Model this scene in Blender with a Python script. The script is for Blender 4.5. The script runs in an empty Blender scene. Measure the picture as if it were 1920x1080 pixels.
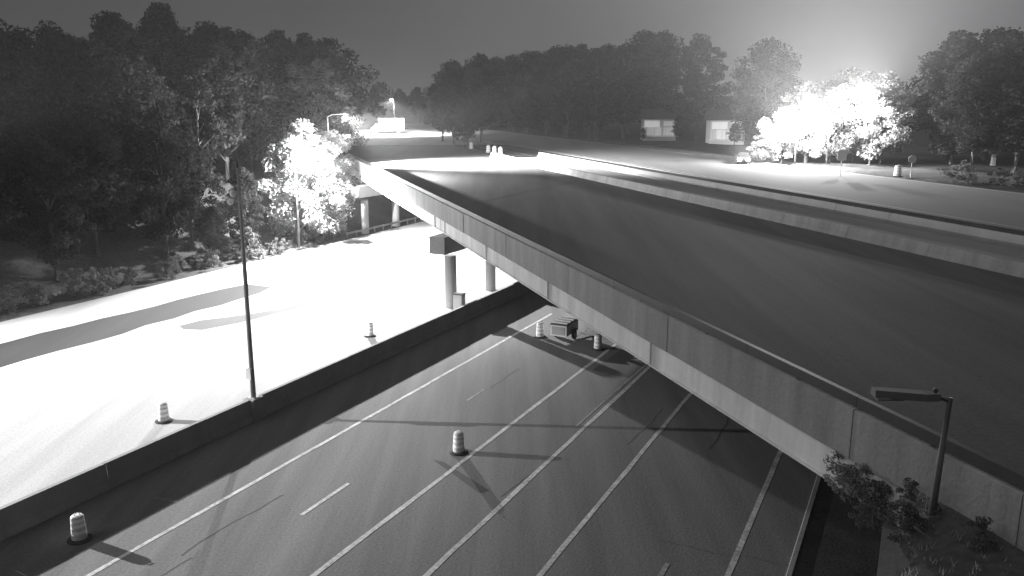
import bpy, math, random
import numpy as np
from mathutils import Vector, Matrix

S = bpy.context.scene
C = S.collection
R = math.radians

# ------------------------------------------------------------------ camera, sky, sun, exposure
CAM_H, FPX, HORIZON = 17.0, 1600.0, 187.0
cam_d = bpy.data.cameras.new('camera')
cam_d.sensor_width = 36.0
cam_d.lens = 36.0 * FPX / 1920.0
cam_d.clip_start, cam_d.clip_end = 0.2, 6000.0
cam = bpy.data.objects.new('camera', cam_d)
C.objects.link(cam)
cam.location = (0, 0, CAM_H)
cam.rotation_euler = (R(90) - math.atan((540 - HORIZON) / FPX), 0, 0)
S.camera = cam

MOON_EL, MOON_AZ = R(42), R(-125)          # weak overcast sky-glow from the left, behind the camera
world = bpy.data.worlds.new('World')
S.world = world
world.use_nodes = True
wn = world.node_tree.nodes
wl = world.node_tree.links
wn.clear()


def wmath(op, a, b=None, c=None):
    n = wn.new('ShaderNodeMath')
    n.operation = op
    for i, v in enumerate((a, b, c)):
        if v is None:
            continue
        if isinstance(v, (int, float)):
            n.inputs[i].default_value = v
        else:
            wl.new(v, n.inputs[i])
    return n.outputs[0]


# night sky: even base, a paler band at the horizon, and the right-hand lamps' glare painted into it
tc = wn.new('ShaderNodeTexCoord')
sep = wn.new('ShaderNodeSeparateXYZ')
wl.new(tc.outputs['Generated'], sep.inputs[0])
el = wmath('MAXIMUM', sep.outputs[2], 0.0)
band = wmath('EXPONENT', wmath('MULTIPLY', el, -1 / 0.055))
dotn = wn.new('ShaderNodeVectorMath')
dotn.operation = 'DOT_PRODUCT'
wl.new(tc.outputs['Generated'], dotn.inputs[0])
g_az = math.atan(640 / 1600.0)
dotn.inputs[1].default_value = (math.sin(g_az), math.cos(g_az), 0.0)
one_minus = wmath('SUBTRACT', 1.0, dotn.outputs['Value'])
g1 = wmath('EXPONENT', wmath('MULTIPLY', one_minus, -2 / 0.13 ** 2))
g2 = wmath('EXPONENT', wmath('MULTIPLY', one_minus, -2 / 0.42 ** 2))
nz = wn.new('ShaderNodeTexNoise')
nz.inputs['Scale'].default_value = 5.0
nz.inputs['Detail'].default_value = 4.0
wl.new(tc.outputs['Generated'], nz.inputs['Vector'])
cl = wmath('MULTIPLY_ADD', nz.outputs[0], 0.3, 0.85)
sky_v = wmath('ADD', wmath('MULTIPLY_ADD', band, 0.04, 0.053),
              wmath('ADD', wmath('MULTIPLY', g1, 0.10), wmath('MULTIPLY', g2, 0.07)))
sky_v = wmath('MULTIPLY', sky_v, cl)
bg = wn.new('ShaderNodeBackground')
bg.inputs['Color'].default_value = (1.0, 0.97, 1.01, 1)
wl.new(sky_v, bg.inputs['Strength'])
wo = wn.new('ShaderNodeOutputWorld')
wl.new(bg.outputs[0], wo.inputs['Surface'])

sun_d = bpy.data.lights.new('sky_glow_sun', 'SUN')
sun_d.energy = 0.48
sun_d.angle = R(40)
sun_d.color = (1.0, 0.985, 1.0)
sun = bpy.data.objects.new('sky_glow_sun', sun_d)
C.objects.link(sun)
sdir = Vector((math.sin(MOON_AZ) * math.cos(MOON_EL), math.cos(MOON_AZ) * math.cos(MOON_EL), math.sin(MOON_EL)))
sun.rotation_euler = (-sdir).to_track_quat('-Z', 'Y').to_euler()

S.view_settings.view_transform = 'Standard'
S.view_settings.look = 'None'
S.view_settings.exposure = 0.0
S.view_settings.gamma = 1.0
S.view_settings.use_curve_mapping = False
S.render.engine = 'CYCLES'
S.cycles.use_denoising = True
S.cycles.max_bounces = 5
S.cycles.diffuse_bounces = 3
S.cycles.volume_bounces = 0
S.cycles.sample_clamp_indirect = 4.0

# ------------------------------------------------------------------ the two frames the place is laid out in
HA, BA = R(25.8), R(-17.5)
hn = (math.cos(HA), -math.sin(HA)); ht = (math.sin(HA), math.cos(HA))
bn = (math.cos(BA), -math.sin(BA)); bt = (math.sin(BA), math.cos(BA))
HROT = -HA          # local +Y runs along the highway, +X to its right
BROT = -BA          # local +Y runs along the bridge, +X away from its near parapet
DECK = 8.2


def HW(o, a, z=0.0):
    return Vector((hn[0] * o + ht[0] * a, hn[1] * o + ht[1] * a, z))


def BR(p, a, z=DECK):
    return Vector((bn[0] * p + bt[0] * a, bn[1] * p + bt[1] * a, z))


def hw_of(x, y):
    return x * hn[0] + y * hn[1], x * ht[0] + y * ht[1]


def br_of(x, y):
    return x * bn[0] + y * bn[1], x * bt[0] + y * bt[1]


# ------------------------------------------------------------------ materials
def mat(name, grey, rough=0.85, var=0.25, scale=0.6, fine=0.12, bump=0.0, spec=0.3, metal=0.0, streak=None,
        fine_scale=9.0, tint=(1, 1, 1)):
    m = bpy.data.materials.new(name)
    m.use_nodes = True
    nt = m.node_tree
    p = nt.nodes['Principled BSDF']
    p.inputs['Roughness'].default_value = rough
    p.inputs['Metallic'].default_value = metal
    p.inputs['Specular IOR Level'].default_value = spec
    geo = nt.nodes.new('ShaderNodeNewGeometry')
    src = geo.outputs['Position']
    if streak:
        mp = nt.nodes.new('ShaderNodeMapping')
        mp.inputs['Rotation'].default_value = (0, 0, streak[0])
        mp.inputs['Scale'].default_value = streak[1]
        nt.links.new(src, mp.inputs['Vector'])
        src = mp.outputs['Vector']
    n1 = nt.nodes.new('ShaderNodeTexNoise')
    n1.inputs['Scale'].default_value = scale
    n1.inputs['Detail'].default_value = 5
    n1.inputs['Roughness'].default_value = 0.6
    nt.links.new(src, n1.inputs['Vector'])
    n2 = nt.nodes.new('ShaderNodeTexNoise')
    n2.inputs['Scale'].default_value = fine_scale
    n2.inputs['Detail'].default_value = 4
    nt.links.new(geo.outputs['Position'], n2.inputs['Vector'])

    def mt(op, a, b):
        q = nt.nodes.new('ShaderNodeMath'); q.operation = op
        for i, v in enumerate((a, b)):
            if isinstance(v, (int, float)):
                q.inputs[i].default_value = v
            else:
                nt.links.new(v, q.inputs[i])
        return q.outputs[0]
    a = mt('MULTIPLY', mt('SUBTRACT', n1.outputs[0], 0.5), var * 4)
    b = mt('MULTIPLY', mt('SUBTRACT', n2.outputs[0], 0.5), fine * 4)
    v = mt('MAXIMUM', mt('ADD', mt('ADD', a, b), 1.0), 0.25)
    v = mt('MULTIPLY', v, grey)
    cc = nt.nodes.new('ShaderNodeCombineColor')
    for i in range(3):
        nt.links.new(mt('MULTIPLY', v, tint[i]), cc.inputs[i])
    nt.links.new(cc.outputs[0], p.inputs['Base Color'])
    if bump:
        bp = nt.nodes.new('ShaderNodeBump')
        bp.inputs['Strength'].default_value = bump
        bp.inputs['Distance'].default_value = 0.05
        nt.links.new(n2.outputs[0], bp.inputs['Height'])
        nt.links.new(bp.outputs[0], p.inputs['Normal'])
    return m


def leaf_mat(name, grey, trans=0.35):
    m = bpy.data.materials.new(name)
    m.use_nodes = True
    nt = m.node_tree
    nt.nodes.clear()
    geo = nt.nodes.new('ShaderNodeNewGeometry')
    nz_ = nt.nodes.new('ShaderNodeTexNoise')
    nz_.inputs['Scale'].default_value = 0.45
    nz_.inputs['Detail'].default_value = 4
    nt.links.new(geo.outputs['Position'], nz_.inputs['Vector'])
    oi = nt.nodes.new('ShaderNodeObjectInfo')
    r1 = nt.nodes.new('ShaderNodeMapRange')
    r1.inputs['From Min'].default_value, r1.inputs['From Max'].default_value = 0.3, 0.7
    r1.inputs['To Min'].default_value, r1.inputs['To Max'].default_value = grey * 0.4, grey * 1.6
    nt.links.new(nz_.outputs[0], r1.inputs['Value'])
    r2 = nt.nodes.new('ShaderNodeMapRange')
    r2.inputs['To Min'].default_value, r2.inputs['To Max'].default_value = 0.65, 1.35
    nt.links.new(oi.outputs['Random'], r2.inputs['Value'])
    mu = nt.nodes.new('ShaderNodeMath'); mu.operation = 'MULTIPLY'
    nt.links.new(r1.outputs[0], mu.inputs[0]); nt.links.new(r2.outputs[0], mu.inputs[1])
    cc = nt.nodes.new('ShaderNodeCombineColor')
    for i in range(3):
        nt.links.new(mu.outputs[0], cc.inputs[i])
    d = nt.nodes.new('ShaderNodeBsdfDiffuse'); t = nt.nodes.new('ShaderNodeBsdfTranslucent')
    nt.links.new(cc.outputs[0], d.inputs[0]); nt.links.new(cc.outputs[0], t.inputs[0])
    mx = nt.nodes.new('ShaderNodeMixShader'); mx.inputs[0].default_value = trans
    nt.links.new(d.outputs[0], mx.inputs[1]); nt.links.new(t.outputs[0], mx.inputs[2])
    o = nt.nodes.new('ShaderNodeOutputMaterial')
    nt.links.new(mx.outputs[0], o.inputs['Surface'])
    return m


def emit_mat(name, strength):
    m = bpy.data.materials.new(name)
    m.use_nodes = True
    p = m.node_tree.nodes['Principled BSDF']
    p.inputs['Base Color'].default_value = (0.8, 0.8, 0.8, 1)
    p.inputs['Emission Color'].default_value = (1, 1, 1, 1)
    p.inputs['Emission Strength'].default_value = strength
    return m


HSTR = (-HROT, (1.0, 0.06, 1.0))      # streaks that run along the highway
BSTR = (-BROT, (1.0, 0.06, 1.0))
M = {
    'asphalt': mat('worn_asphalt', 0.13, 0.9, 0.34, 0.55, 0.22, 0.25, 0.25, streak=HSTR),
    'concrete_road': mat('concrete_pavement', 0.36, 0.9, 0.22, 0.4, 0.16, 0.2, 0.25, streak=HSTR),
    'asphalt_dark': mat('dark_asphalt', 0.07, 0.9, 0.16, 0.5, 0.12, 0.25, 0.25, streak=HSTR),
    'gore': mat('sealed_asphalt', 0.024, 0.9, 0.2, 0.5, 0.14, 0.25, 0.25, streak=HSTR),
    'patch': mat('mid_patch', 0.075, 0.9, 0.2, 0.6, 0.12, 0.25, 0.25, streak=HSTR),
    'deck': mat('bridge_deck', 0.12, 0.9, 0.42, 0.3, 0.2, 0.2, 0.2, streak=BSTR),
    'deck2': mat('ramp_deck', 0.30, 0.9, 0.14, 0.35, 0.08, 0.2, 0.2, streak=BSTR),
    'far_road': mat('far_pavement', 0.18, 0.9, 0.14, 0.25, 0.08, 0.2, 0.2, streak=BSTR),
    'parapet': mat('weathered_concrete', 0.28, 0.9, 0.26, 1.1, 0.10, 0.25, 0.2, streak=(0, (1, 1, .14))),
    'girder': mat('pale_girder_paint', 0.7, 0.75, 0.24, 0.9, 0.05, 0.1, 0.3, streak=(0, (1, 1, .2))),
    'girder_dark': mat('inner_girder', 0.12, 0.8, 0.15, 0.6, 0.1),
    'concrete': mat('pier_concrete', 0.34, 0.9, 0.12, 0.6, 0.08, 0.2, 0.2),
    'barrier': mat('barrier_concrete', 0.24, 0.9, 0.15, 0.8, 0.1, 0.2, 0.2),
    'wall': mat('retaining_wall_concrete', 0.2, 0.9, 0.2, 0.4, 0.1, 0.25, 0.2),
    'paint': mat('worn_road_paint', 0.40, 0.8, 0.38, 1.1, 0.42, 0.1, 0.3, fine_scale=6),
    'paint_old': mat('faded_road_paint', 0.24, 0.85, 0.38, 1.1, 0.4, 0.1, 0.3, fine_scale=6),
    'grass': mat('rough_grass', 0.085, 1.0, 0.3, 0.35, 0.3, 0.8, 0.0, fine_scale=4),
    'dull_steel': mat('dull_grey_paint', 0.10, 0.8, 0.15, 2.0, 0.08, 0.0, 0.2),
    'verge_shade': mat('shaded_verge', 0.05, 1.0, 0.3, 0.8, 0.3, 0.5, 0.0),  # verge colour darkened to paint in the shade by the abutment
    'steel': mat('galvanised_steel', 0.32, 0.55, 0.12, 2.0, 0.06, 0.0, 0.4, 0.3),
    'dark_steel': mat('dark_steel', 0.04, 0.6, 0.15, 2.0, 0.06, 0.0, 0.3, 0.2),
    'drum': mat('drum_plastic', 0.5, 0.55, 0.10, 3.0, 0.06, 0.0, 0.4),
    'band': mat('reflective_band', 0.78, 0.45, 0.06, 3.0, 0.05, 0.0, 0.5),
    'rubber': mat('rubber', 0.03, 0.85, 0.2, 4, 0.1),
    'trailer': mat('pale_trailer_paint', 0.6, 0.5, 0.06, 2, 0.05, 0, 0.4),
    'white': mat('white_paint', 0.78, 0.5, 0.05, 1.0, 0.03, 0, 0.4),
    'glass': mat('dark_glass', 0.03, 0.12, 0.05, 1, 0.02, 0, 0.5),
    'car': mat('car_paint', 0.06, 0.3, 0.04, 1, 0.02, 0, 0.5),
    'siding': mat('pale_siding', 0.62, 0.8, 0.06, 0.6, 0.04),
    'shingle': mat('dark_shingle', 0.06, 0.9, 0.2, 1.5, 0.15),
    'bark': mat('bark', 0.10, 0.95, 0.2, 1.5, 0.2, 0.6, 0.1),
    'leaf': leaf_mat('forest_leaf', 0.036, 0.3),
    'leaf_pale': leaf_mat('glare_leaf', 0.45, 0.45),  # leaf colour raised, puts part of the lamp glare into the crowns
    'leaf_shrub': leaf_mat('shrub_leaf', 0.15, 0.35),
    'lens_on': emit_mat('lamp_lens_lit', 60.0),
    'window_lit': emit_mat('lit_window', 0.24),
    'window_dim': emit_mat('dim_window', 0.12),
    'headlight': emit_mat('headlight_lit', 300.0),
}


# ------------------------------------------------------------------ mesh helpers
class MB:
    def __init__(s):
        s.v = []; s.f = []

    def add(s, vs, fs):
        b = len(s.v)
        s.v += [tuple(v) for v in vs]
        s.f += [tuple(b + i for i in f) for f in fs]

    def box(s, x0, x1, y0, y1, z0, z1, top=None):
        """axis box; top=(dx,dy) insets the upper face"""
        dx, dy = top or (0, 0)
        s.add([(x0, y0, z0), (x1, y0, z0), (x1, y1, z0), (x0, y1, z0),
               (x0 + dx, y0 + dy, z1), (x1 - dx, y0 + dy, z1), (x1 - dx, y1 - dy, z1), (x0 + dx, y1 - dy, z1)],
              [(3, 2, 1, 0), (4, 5, 6, 7), (0, 1, 5, 4), (1, 2, 6, 5), (2, 3, 7, 6), (3, 0, 4, 7)])

    def tube(s, pts, rad, seg=10, cap=True):
        pts = [Vector(p) for p in pts]
        if isinstance(rad, (int, float)):
            rad = [rad] * len(pts)
        rings = []
        up = Vector((0, 0, 1))
        for i, p in enumerate(pts):
            d = (pts[min(i + 1, len(pts) - 1)] - pts[max(i - 1, 0)]).normalized()
            a = d.cross(up)
            if a.length < 0.05:
                a = d.cross(Vector((0, 1, 0)))
            a.normalize(); b = a.cross(d).normalized()
            rings.append([p + (a * math.cos(2 * math.pi * k / seg) + b * math.sin(2 * math.pi * k / seg)) * rad[i]
                          for k in range(seg)])
        s.loft(rings, cap)

    def loft(s, rings, cap=True):
        n = len(rings[0]); vs = [v for r in rings for v in r]; fs = []
        for i in range(len(rings) - 1):
            for k in range(n):
                fs.append((i * n + k, i * n + (k + 1) % n, (i + 1) * n + (k + 1) % n, (i + 1) * n + k))
        if cap:
            fs.append(tuple(range(n))[::-1]); fs.append(tuple((len(rings) - 1) * n + k for k in range(n)))
        s.add(vs, fs)

    def lathe(s, prof, seg=18, cx=0, cy=0):
        s.loft([[(cx + r * math.cos(2 * math.pi * k / seg), cy + r * math.sin(2 * math.pi * k / seg), z)
                 for k in range(seg)] for r, z in prof])

    def extrude_y(s, prof, y0, y1):
        """closed profile of (x,z) swept along y"""
        s.loft([[(x, y, z) for x, z in prof] for y in (y0, y1)])

    def mesh(s, name, material, smooth=False):
        me = bpy.data.meshes.new(name)
        me.from_pydata(s.v, [], s.f)
        me.materials.append(material)
        if smooth:
            me.polygons.foreach_set('use_smooth', [True] * len(me.polygons))
        me.update()
        import bmesh
        bm = bmesh.new(); bm.from_mesh(me)
        bmesh.ops.recalc_face_normals(bm, faces=bm.faces)
        bm.to_mesh(me); bm.free()
        return me

    def build(s, name, material, parent=None, loc=None, rot=None, smooth=False):
        return link(name, s.mesh(name, material, smooth), parent, loc, rot)


def link(name, me, parent=None, loc=None, rot=None):
    o = bpy.data.objects.new(name, me)
    C.objects.link(o)
    if parent is not None:
        o.parent = parent
    if loc is not None:
        o.location = loc
    if rot is not None:
        o.rotation_euler = (0, 0, rot) if isinstance(rot, (int, float)) else rot
    return o


def tag(o, label=None, cat=None, group=None, kind=None):
    if label: o['label'] = label
    if cat: o['category'] = cat
    if group: o['group'] = group
    if kind: o['kind'] = kind
    return o


def thing(name, label, cat, loc=(0, 0, 0), rot=0.0, group=None):
    o = bpy.data.objects.new(name, None)
    o.empty_display_size = 0.3
    C.objects.link(o)
    o.location = loc
    o.rotation_euler = (0, 0, rot)
    return tag(o, label, cat, group)


def copy_thing(o, loc, rot=None, label=None, scale=None):
    c = o.copy(); C.objects.link(c)
    c.location = loc
    if rot is not None: c.rotation_euler = (0, 0, rot)
    if scale is not None: c.scale = scale
    if label: c['label'] = label
    for ch in list(o.children):
        d = ch.copy(); C.objects.link(d); d.parent = c
        for g in list(ch.children):
            e = g.copy(); C.objects.link(e); e.parent = d
    return c


def lamp(name, kind, energy, loc, aim=None, half=60, blend=0.3, parent=None, size=0.12, batwing=0.0, floor=0.25):
    d = bpy.data.lights.new(name, kind)
    d.energy = energy
    d.shadow_soft_size = size
    if kind == 'SPOT':
        d.spot_size = R(2 * half); d.spot_blend = blend
    if batwing:
        # street lantern optics: less straight down, full strength towards the far lanes
        d.use_nodes = True
        nt = d.node_tree
        em = nt.nodes.get('Emission')
        g = nt.nodes.new('ShaderNodeNewGeometry')
        sp = nt.nodes.new('ShaderNodeSeparateXYZ')
        nt.links.new(g.outputs['Normal'], sp.inputs[0])

        def mt(op, a, b=None):
            q = nt.nodes.new('ShaderNodeMath'); q.operation = op
            for i, v in enumerate((a, b)):
                if v is None: continue
                if isinstance(v, (int, float)): q.inputs[i].default_value = v
                else: nt.links.new(v, q.inputs[i])
            return q.outputs[0]
        z = mt('MAXIMUM', mt('ABSOLUTE', sp.outputs[2]), floor)
        peak = mt('POWER', mt('DIVIDE', floor, z), batwing)
        # cut-off: little light leaves the lantern close to the horizontal
        cut = mt('POWER', mt('MINIMUM', mt('DIVIDE', mt('ABSOLUTE', sp.outputs[2]), floor), 1.0), 4.0)
        nt.links.new(mt('MULTIPLY', peak, mt('MAXIMUM', cut, 0.02)), em.inputs['Strength'])
    o = bpy.data.objects.new(name, d)
    C.objects.link(o)
    o.location = loc
    if aim is not None:
        o.rotation_euler = (Vector(aim) - Vector(loc)).to_track_quat('-Z', 'Y').to_euler()
    if parent is not None:
        o.parent = parent
        o.matrix_parent_inverse = Matrix.LocRotScale(parent.location, parent.rotation_euler, None).inverted()
    return o


rng = random.Random(11)

# ------------------------------------------------------------------ ground
def sstep(a, b, x):
    t = min(1.0, max(0.0, (x - a) / (b - a)))
    return t * t * (3 - 2 * t)


def ground_z(o, a):
    x = hn[0] * o + ht[0] * a; y = hn[1] * o + ht[1] * a
    p, s = br_of(x, y)
    z = 0.0
    left = sstep(-67.0, -81.0, o) * 7.9
    z = max(z, left)
    if o > 0.0:
        z = max(z, 6.7 + 1.2 * sstep(10.5, 14.6, p))
    far = sstep(73.0, 75.5, p) * 8.0
    z = max(z, far)
    if o < -81 or p > 76:
        d = math.hypot(x, y)
        z += sstep(330, 1200, d) * 14.0
    if z > 0.5:
        z += 0.18 * math.sin(0.31 * x + 0.7 * math.sin(0.23 * y)) * math.sin(0.27 * y + 0.4)*(1.0 if p > 80 or (p < 8 and s < 100 and o < -81) else 0.0)
    return z - 0.03


def axis(lo, hi, step, far):
    a = list(np.arange(lo, hi + 0.01, step))
    g = step
    while a[-1] < far:
        g *= 1.35; a.append(a[-1] + g)
    g = step
    while a[0] > -far:
        g *= 1.35; a.insert(0, a[0] - g)
    return a


ox = axis(-110, 70, 2.0, 3500)
ox = sorted([v for v in ox if abs(v) > 1.5] + [-1.2, -0.02, 0.25, 1.2])
ay = axis(-30, 190, 2.0, 3500)
gm = MB()
for a in ay:
    for o in ox:
        gm.v.append(tuple(HW(o, a, ground_z(o, a))))
nx = len(ox)
for j in range(len(ay) - 1):
    for i in range(nx - 1):
        gm.f.append((j * nx + i, j * nx + i + 1, (j + 1) * nx + i + 1, (j + 1) * nx + i))
ground = gm.build('ground', M['grass'], smooth=True)
tag(ground, kind='structure')


def strip(name, material, pts, z, parent=None, kind='structure'):
    m = MB()
    m.add([(p.x, p.y, z) for p in pts], [tuple(range(len(pts)))])
    o = m.build(name, material, parent)
    if parent is None:
        tag(o, kind=kind)
    return o


def hw_rect(o0, o1, a0, a1):
    return [HW(o0, a0), HW(o1, a0), HW(o1, a1), HW(o0, a1)]


# highway: concrete far carriageway, paved median, asphalt near carriageway
END = 96.0
far_cw = strip('far_carriageway', M['concrete_road'], hw_rect(-64.2, -33.0, -40, 128), 0.006)
near_cw = strip('near_carriageway', M['asphalt'], hw_rect(-33.0, -3.25, -40, 112), 0.004)
sr = random.Random(3)
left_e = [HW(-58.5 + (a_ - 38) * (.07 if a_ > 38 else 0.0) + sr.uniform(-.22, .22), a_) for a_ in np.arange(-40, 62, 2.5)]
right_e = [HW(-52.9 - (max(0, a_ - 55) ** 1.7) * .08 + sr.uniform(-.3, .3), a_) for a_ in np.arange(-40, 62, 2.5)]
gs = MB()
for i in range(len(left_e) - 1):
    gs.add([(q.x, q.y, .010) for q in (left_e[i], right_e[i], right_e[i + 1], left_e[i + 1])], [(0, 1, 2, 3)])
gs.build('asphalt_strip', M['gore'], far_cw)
strip('asphalt_patch', M['patch'],
      [HW(-50.7, 46.0), HW(-49.6, 45.4), HW(-48.2, 45.9), HW(-47.1, 49.0), HW(-46.3, 54.0), HW(-46.2, 57.0), HW(-46.6, 57.2), HW(-47.6, 53.0), HW(-49.2, 49.8), HW(-50.5, 48.0)], 0.010, far_cw)
for (o, a0, a1) in ((-46.5, 24.5, 28.0), (-46.6, 20.2, 22.4)):
    strip('tar_seam', M['patch'], hw_rect(o, o + 0.28, a0, a1), 0.010, far_cw)
shoulder = strip('kerb_verge', M['verge_shade'], hw_rect(-3.05, -0.3, -40, 96), 0.03)
kb = MB()
kb.extrude_y([(-3.25, -0.02), (-3.25, 0.12), (-3.21, 0.15), (-3.05, 0.15), (-3.05, -0.02)], -40, 100)
tag(kb.build('kerb', M['barrier'], None, (0, 0, 0), HROT), kind='structure')


def line(o0, o1, a0, a1, width, name='lane_line', m='paint'):
    """a painted line, broken into wavering stretches so its edge is not ruler-straight"""
    mb = MB(); n = max(1, int((a1 - a0) / 2.0)); prev = None
    for i in range(n + 1):
        t = i / n; o = o0 + (o1 - o0) * t + rng.uniform(-0.018, 0.018); w = width * rng.uniform(0.88, 1.08) / 2
        a = a0 + (a1 - a0) * t
        cur = (HW(o - w, a, 0.013), HW(o + w, a, 0.013))
        if prev:
            mb.add([prev[0], prev[1], cur[1], cur[0]], [(0, 1, 2, 3)])
        prev = cur
    return mb.build(name, M[m], near_cw)


line(-26.05, -26.4, -20, 62, 0.22, 'edge_line')
line(-18.85, -18.75, -20, 90, 0.24)
line(-15.15, -15.05, -20, 90, 0.25)
line(-11.4, -11.35, -20, 90, 0.22)
line(-5.0, -5.3, -20, 60, 0.22, 'edge_line')
line(-22.25, -22.3, 25.75, 29.1, 0.2, 'lane_dash')
line(-22.7, -22.75, 41.0, 43.2, 0.14, 'lane_dash', 'paint_old')
line(-7.4, -7.4, 25.6, 28.7, 0.2, 'lane_dash', 'paint_old')
line(-15.55, -15.4, 40, 56, 0.12, 'lane_line', 'paint_old')
ck = random.Random(8)
for k in range(16):
    o, a = ck.uniform(-26, -5), ck.uniform(14, 66)
    mb = MB(); w = ck.uniform(.02, .045); along = ck.random() < .6; prev = None
    for q in range(ck.randint(8, 18)):
        cur = (HW(o - w, a, .0085), HW(o + w, a + w, .0085))
        if prev: mb.add([prev[0], prev[1], cur[1], cur[0]], [(0, 1, 2, 3)])
        prev = cur
        a += ck.uniform(.3, .7) if along else ck.uniform(-.15, .2); o += ck.uniform(-.09, .09) if along else ck.uniform(.2, .5)
    mb.build('crack', M['asphalt_dark'], near_cw)
strip('tar_seam', M['asphalt_dark'], [HW(-20.2, 33.0), HW(-19.6, 33.0), HW(-16.2, 31.2), HW(-16.5, 30.8)], 0.010, near_cw)
strip('repair_patch', M['asphalt_dark'], [HW(-18.2, 49.5), HW(-15.6, 49), HW(-15.6, 55), HW(-18.0, 56)], 0.009, near_cw)

# ------------------------------------------------------------------ median barrier
mbar = thing('median_barrier', 'long concrete median barrier between the white carriageway and the dark near shoulder', 'barrier',
             HW(-31.8, 0), HROT)
prof = [(-0.34, 0), (-0.34, 0.08), (-0.2, 0.36), (-0.11, 1.2), (0.11, 1.2), (0.2, 0.36), (0.34, 0.08), (0.34, 0)]
sec = MB(); sec.extrude_y(prof, 0.015, 5.985); sec_me = sec.mesh('barrier_section', M['barrier'])
for k in range(-5, 19):
    link('barrier_section', sec_me, mbar, (rng.uniform(-.012, .012), 6 * k, rng.uniform(-.01, 0.004)))
pl = MB(); pl.box(-0.42, 0.42, 33.05, 33.95, 0, 1.205, (0.08, 0.04)); pl.build('pole_pedestal', M['barrier'], mbar)

# ------------------------------------------------------------------ overpass
bridge = thing('overpass_bridge', 'long concrete overpass crossing the highway with grey parapet and pale girder', 'bridge', BR(0, 0, 0), BROT)
S0, S1 = -24.0, 131.0
SL = 16.0                  # the right abutment meets the near girder here
# deck slab (skewed ends follow the highway)
skew = bn[0] * hn[0] + bn[1] * hn[1], bt[0] * hn[0] + bt[1] * hn[1]


def s_at(off, p):          # along-bridge position where a line of the highway crosses a given perp
    return (off - skew[0] * p) / skew[1]


dk = MB()
P0, P1 = 15.35, 37.3
dk.add([(P0, S0, 8.2), (P1, S0, 8.2), (P1, S1, 8.2), (P0, S1, 8.2)], [(0, 1, 2, 3)])
a0, a1 = s_at(0.4, P0), s_at(0.4, P1); b0, b1 = s_at(-78, P0), s_at(-78, P1)
dk.add([(P0, a0, 7.92), (P1, a1, 7.92), (P1, b1, 7.92), (P0, b0, 7.92)], [(0, 1, 2, 3)])
dk.build('deck', M['deck'], bridge)
for off in (-35.0, -65.3):
    j0, j1 = s_at(off, 15.5), s_at(off, 37.25)
    mb = MB(); mb.add([(15.5, j0 - .09, 8.206), (37.25, j1 - .09, 8.206), (37.25, j1 + .09, 8.206), (15.5, j0 + .09, 8.206)], [(0, 1, 2, 3)])
    mb.build('expansion_joint', M['dark_steel'], bridge)
# near parapet in cast panels, each with its own joint
pan = MB()
pp = [(15.0, 7.62), (15.0, 8.98), (15.04, 9.02), (15.27, 9.02), (15.31, 8.98), (15.36, 8.45), (15.46, 8.205), (15.46, 7.62)]
PL = 5.2
pan.extrude_y(pp, 0.012, PL - 0.012)
pan_me = pan.mesh('parapet_panel', M['parapet'])
k = 0
while S0 + (k + 1) * PL < S1 + 1:
    link('parapet_panel', pan_me, bridge, (rng.uniform(-.012, .012), S0 + k * PL, rng.uniform(-.008, .008)))
    k += 1
shade_bar = MB(); shade_bar.box(15.08, 15.25, 0.01, 5.19, 9.07, 9.36); shade_bar.box(15.12, 15.2, 2.55, 2.65, 9.01, 9.07)  # added dark bar, stands in for the shade line behind the parapet
shade_rail_me = shade_bar.mesh('shade_rail', M['dark_steel'])
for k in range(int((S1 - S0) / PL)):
    link('shade_rail', shade_rail_me, bridge, (0, S0 + k * PL, 0))
# pale fascia girder in spans, bottom flange and stiffener ribs
st_ = MB(); st_.box(15.0, 15.07, -.012, .012, 6.72, 7.615); stiff_me = st_.mesh('stiffener', M['girder'])
spans = [s_at(0.4, 15), s_at(-35, 15), s_at(-65, 15), s_at(-79, 15)]
for i in range(3):
    g = MB(); y0, y1 = spans[i] + 0.06, spans[i + 1] - 0.06
    g.box(15.07, 15.12, y0, y1, 6.72, 7.615)
    g.box(14.98, 15.32, y0, y1, 6.66, 6.72)
    go = g.build('fascia_girder', M['girder'], bridge)
    y = y0 + 2.0
    while y < y1 - 0.5:
        link('stiffener', stiff_me, go, (0, y, 0)); y += 12.0
for p in np.linspace(16.6, 36.4, 8):
    for i in range(3):
        ig = MB()
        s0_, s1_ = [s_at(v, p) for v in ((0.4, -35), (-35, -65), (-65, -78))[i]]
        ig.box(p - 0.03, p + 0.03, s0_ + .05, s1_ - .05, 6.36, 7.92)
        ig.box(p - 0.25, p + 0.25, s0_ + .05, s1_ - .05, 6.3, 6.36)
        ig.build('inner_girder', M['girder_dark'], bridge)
# far parapet, sections
fp = MB()
fpp = [(37.3, 8.0), (37.3, 8.25), (37.42, 8.5), (37.5, 8.92), (37.72, 8.92), (37.8, 8.0)]
fp.extrude_y(fpp, 0.012, 7.0 - 0.012)
fp_me = fp.mesh('far_parapet_panel', M['parapet'])
for k in range(-3, 23):
    if 7 * k + S0 + 21 + 7 < 131:
        link('far_parapet_panel', fp_me, bridge, (rng.uniform(-.012, .012), S0 + 21 + 7 * k, rng.uniform(-.008, .008)))
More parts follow.
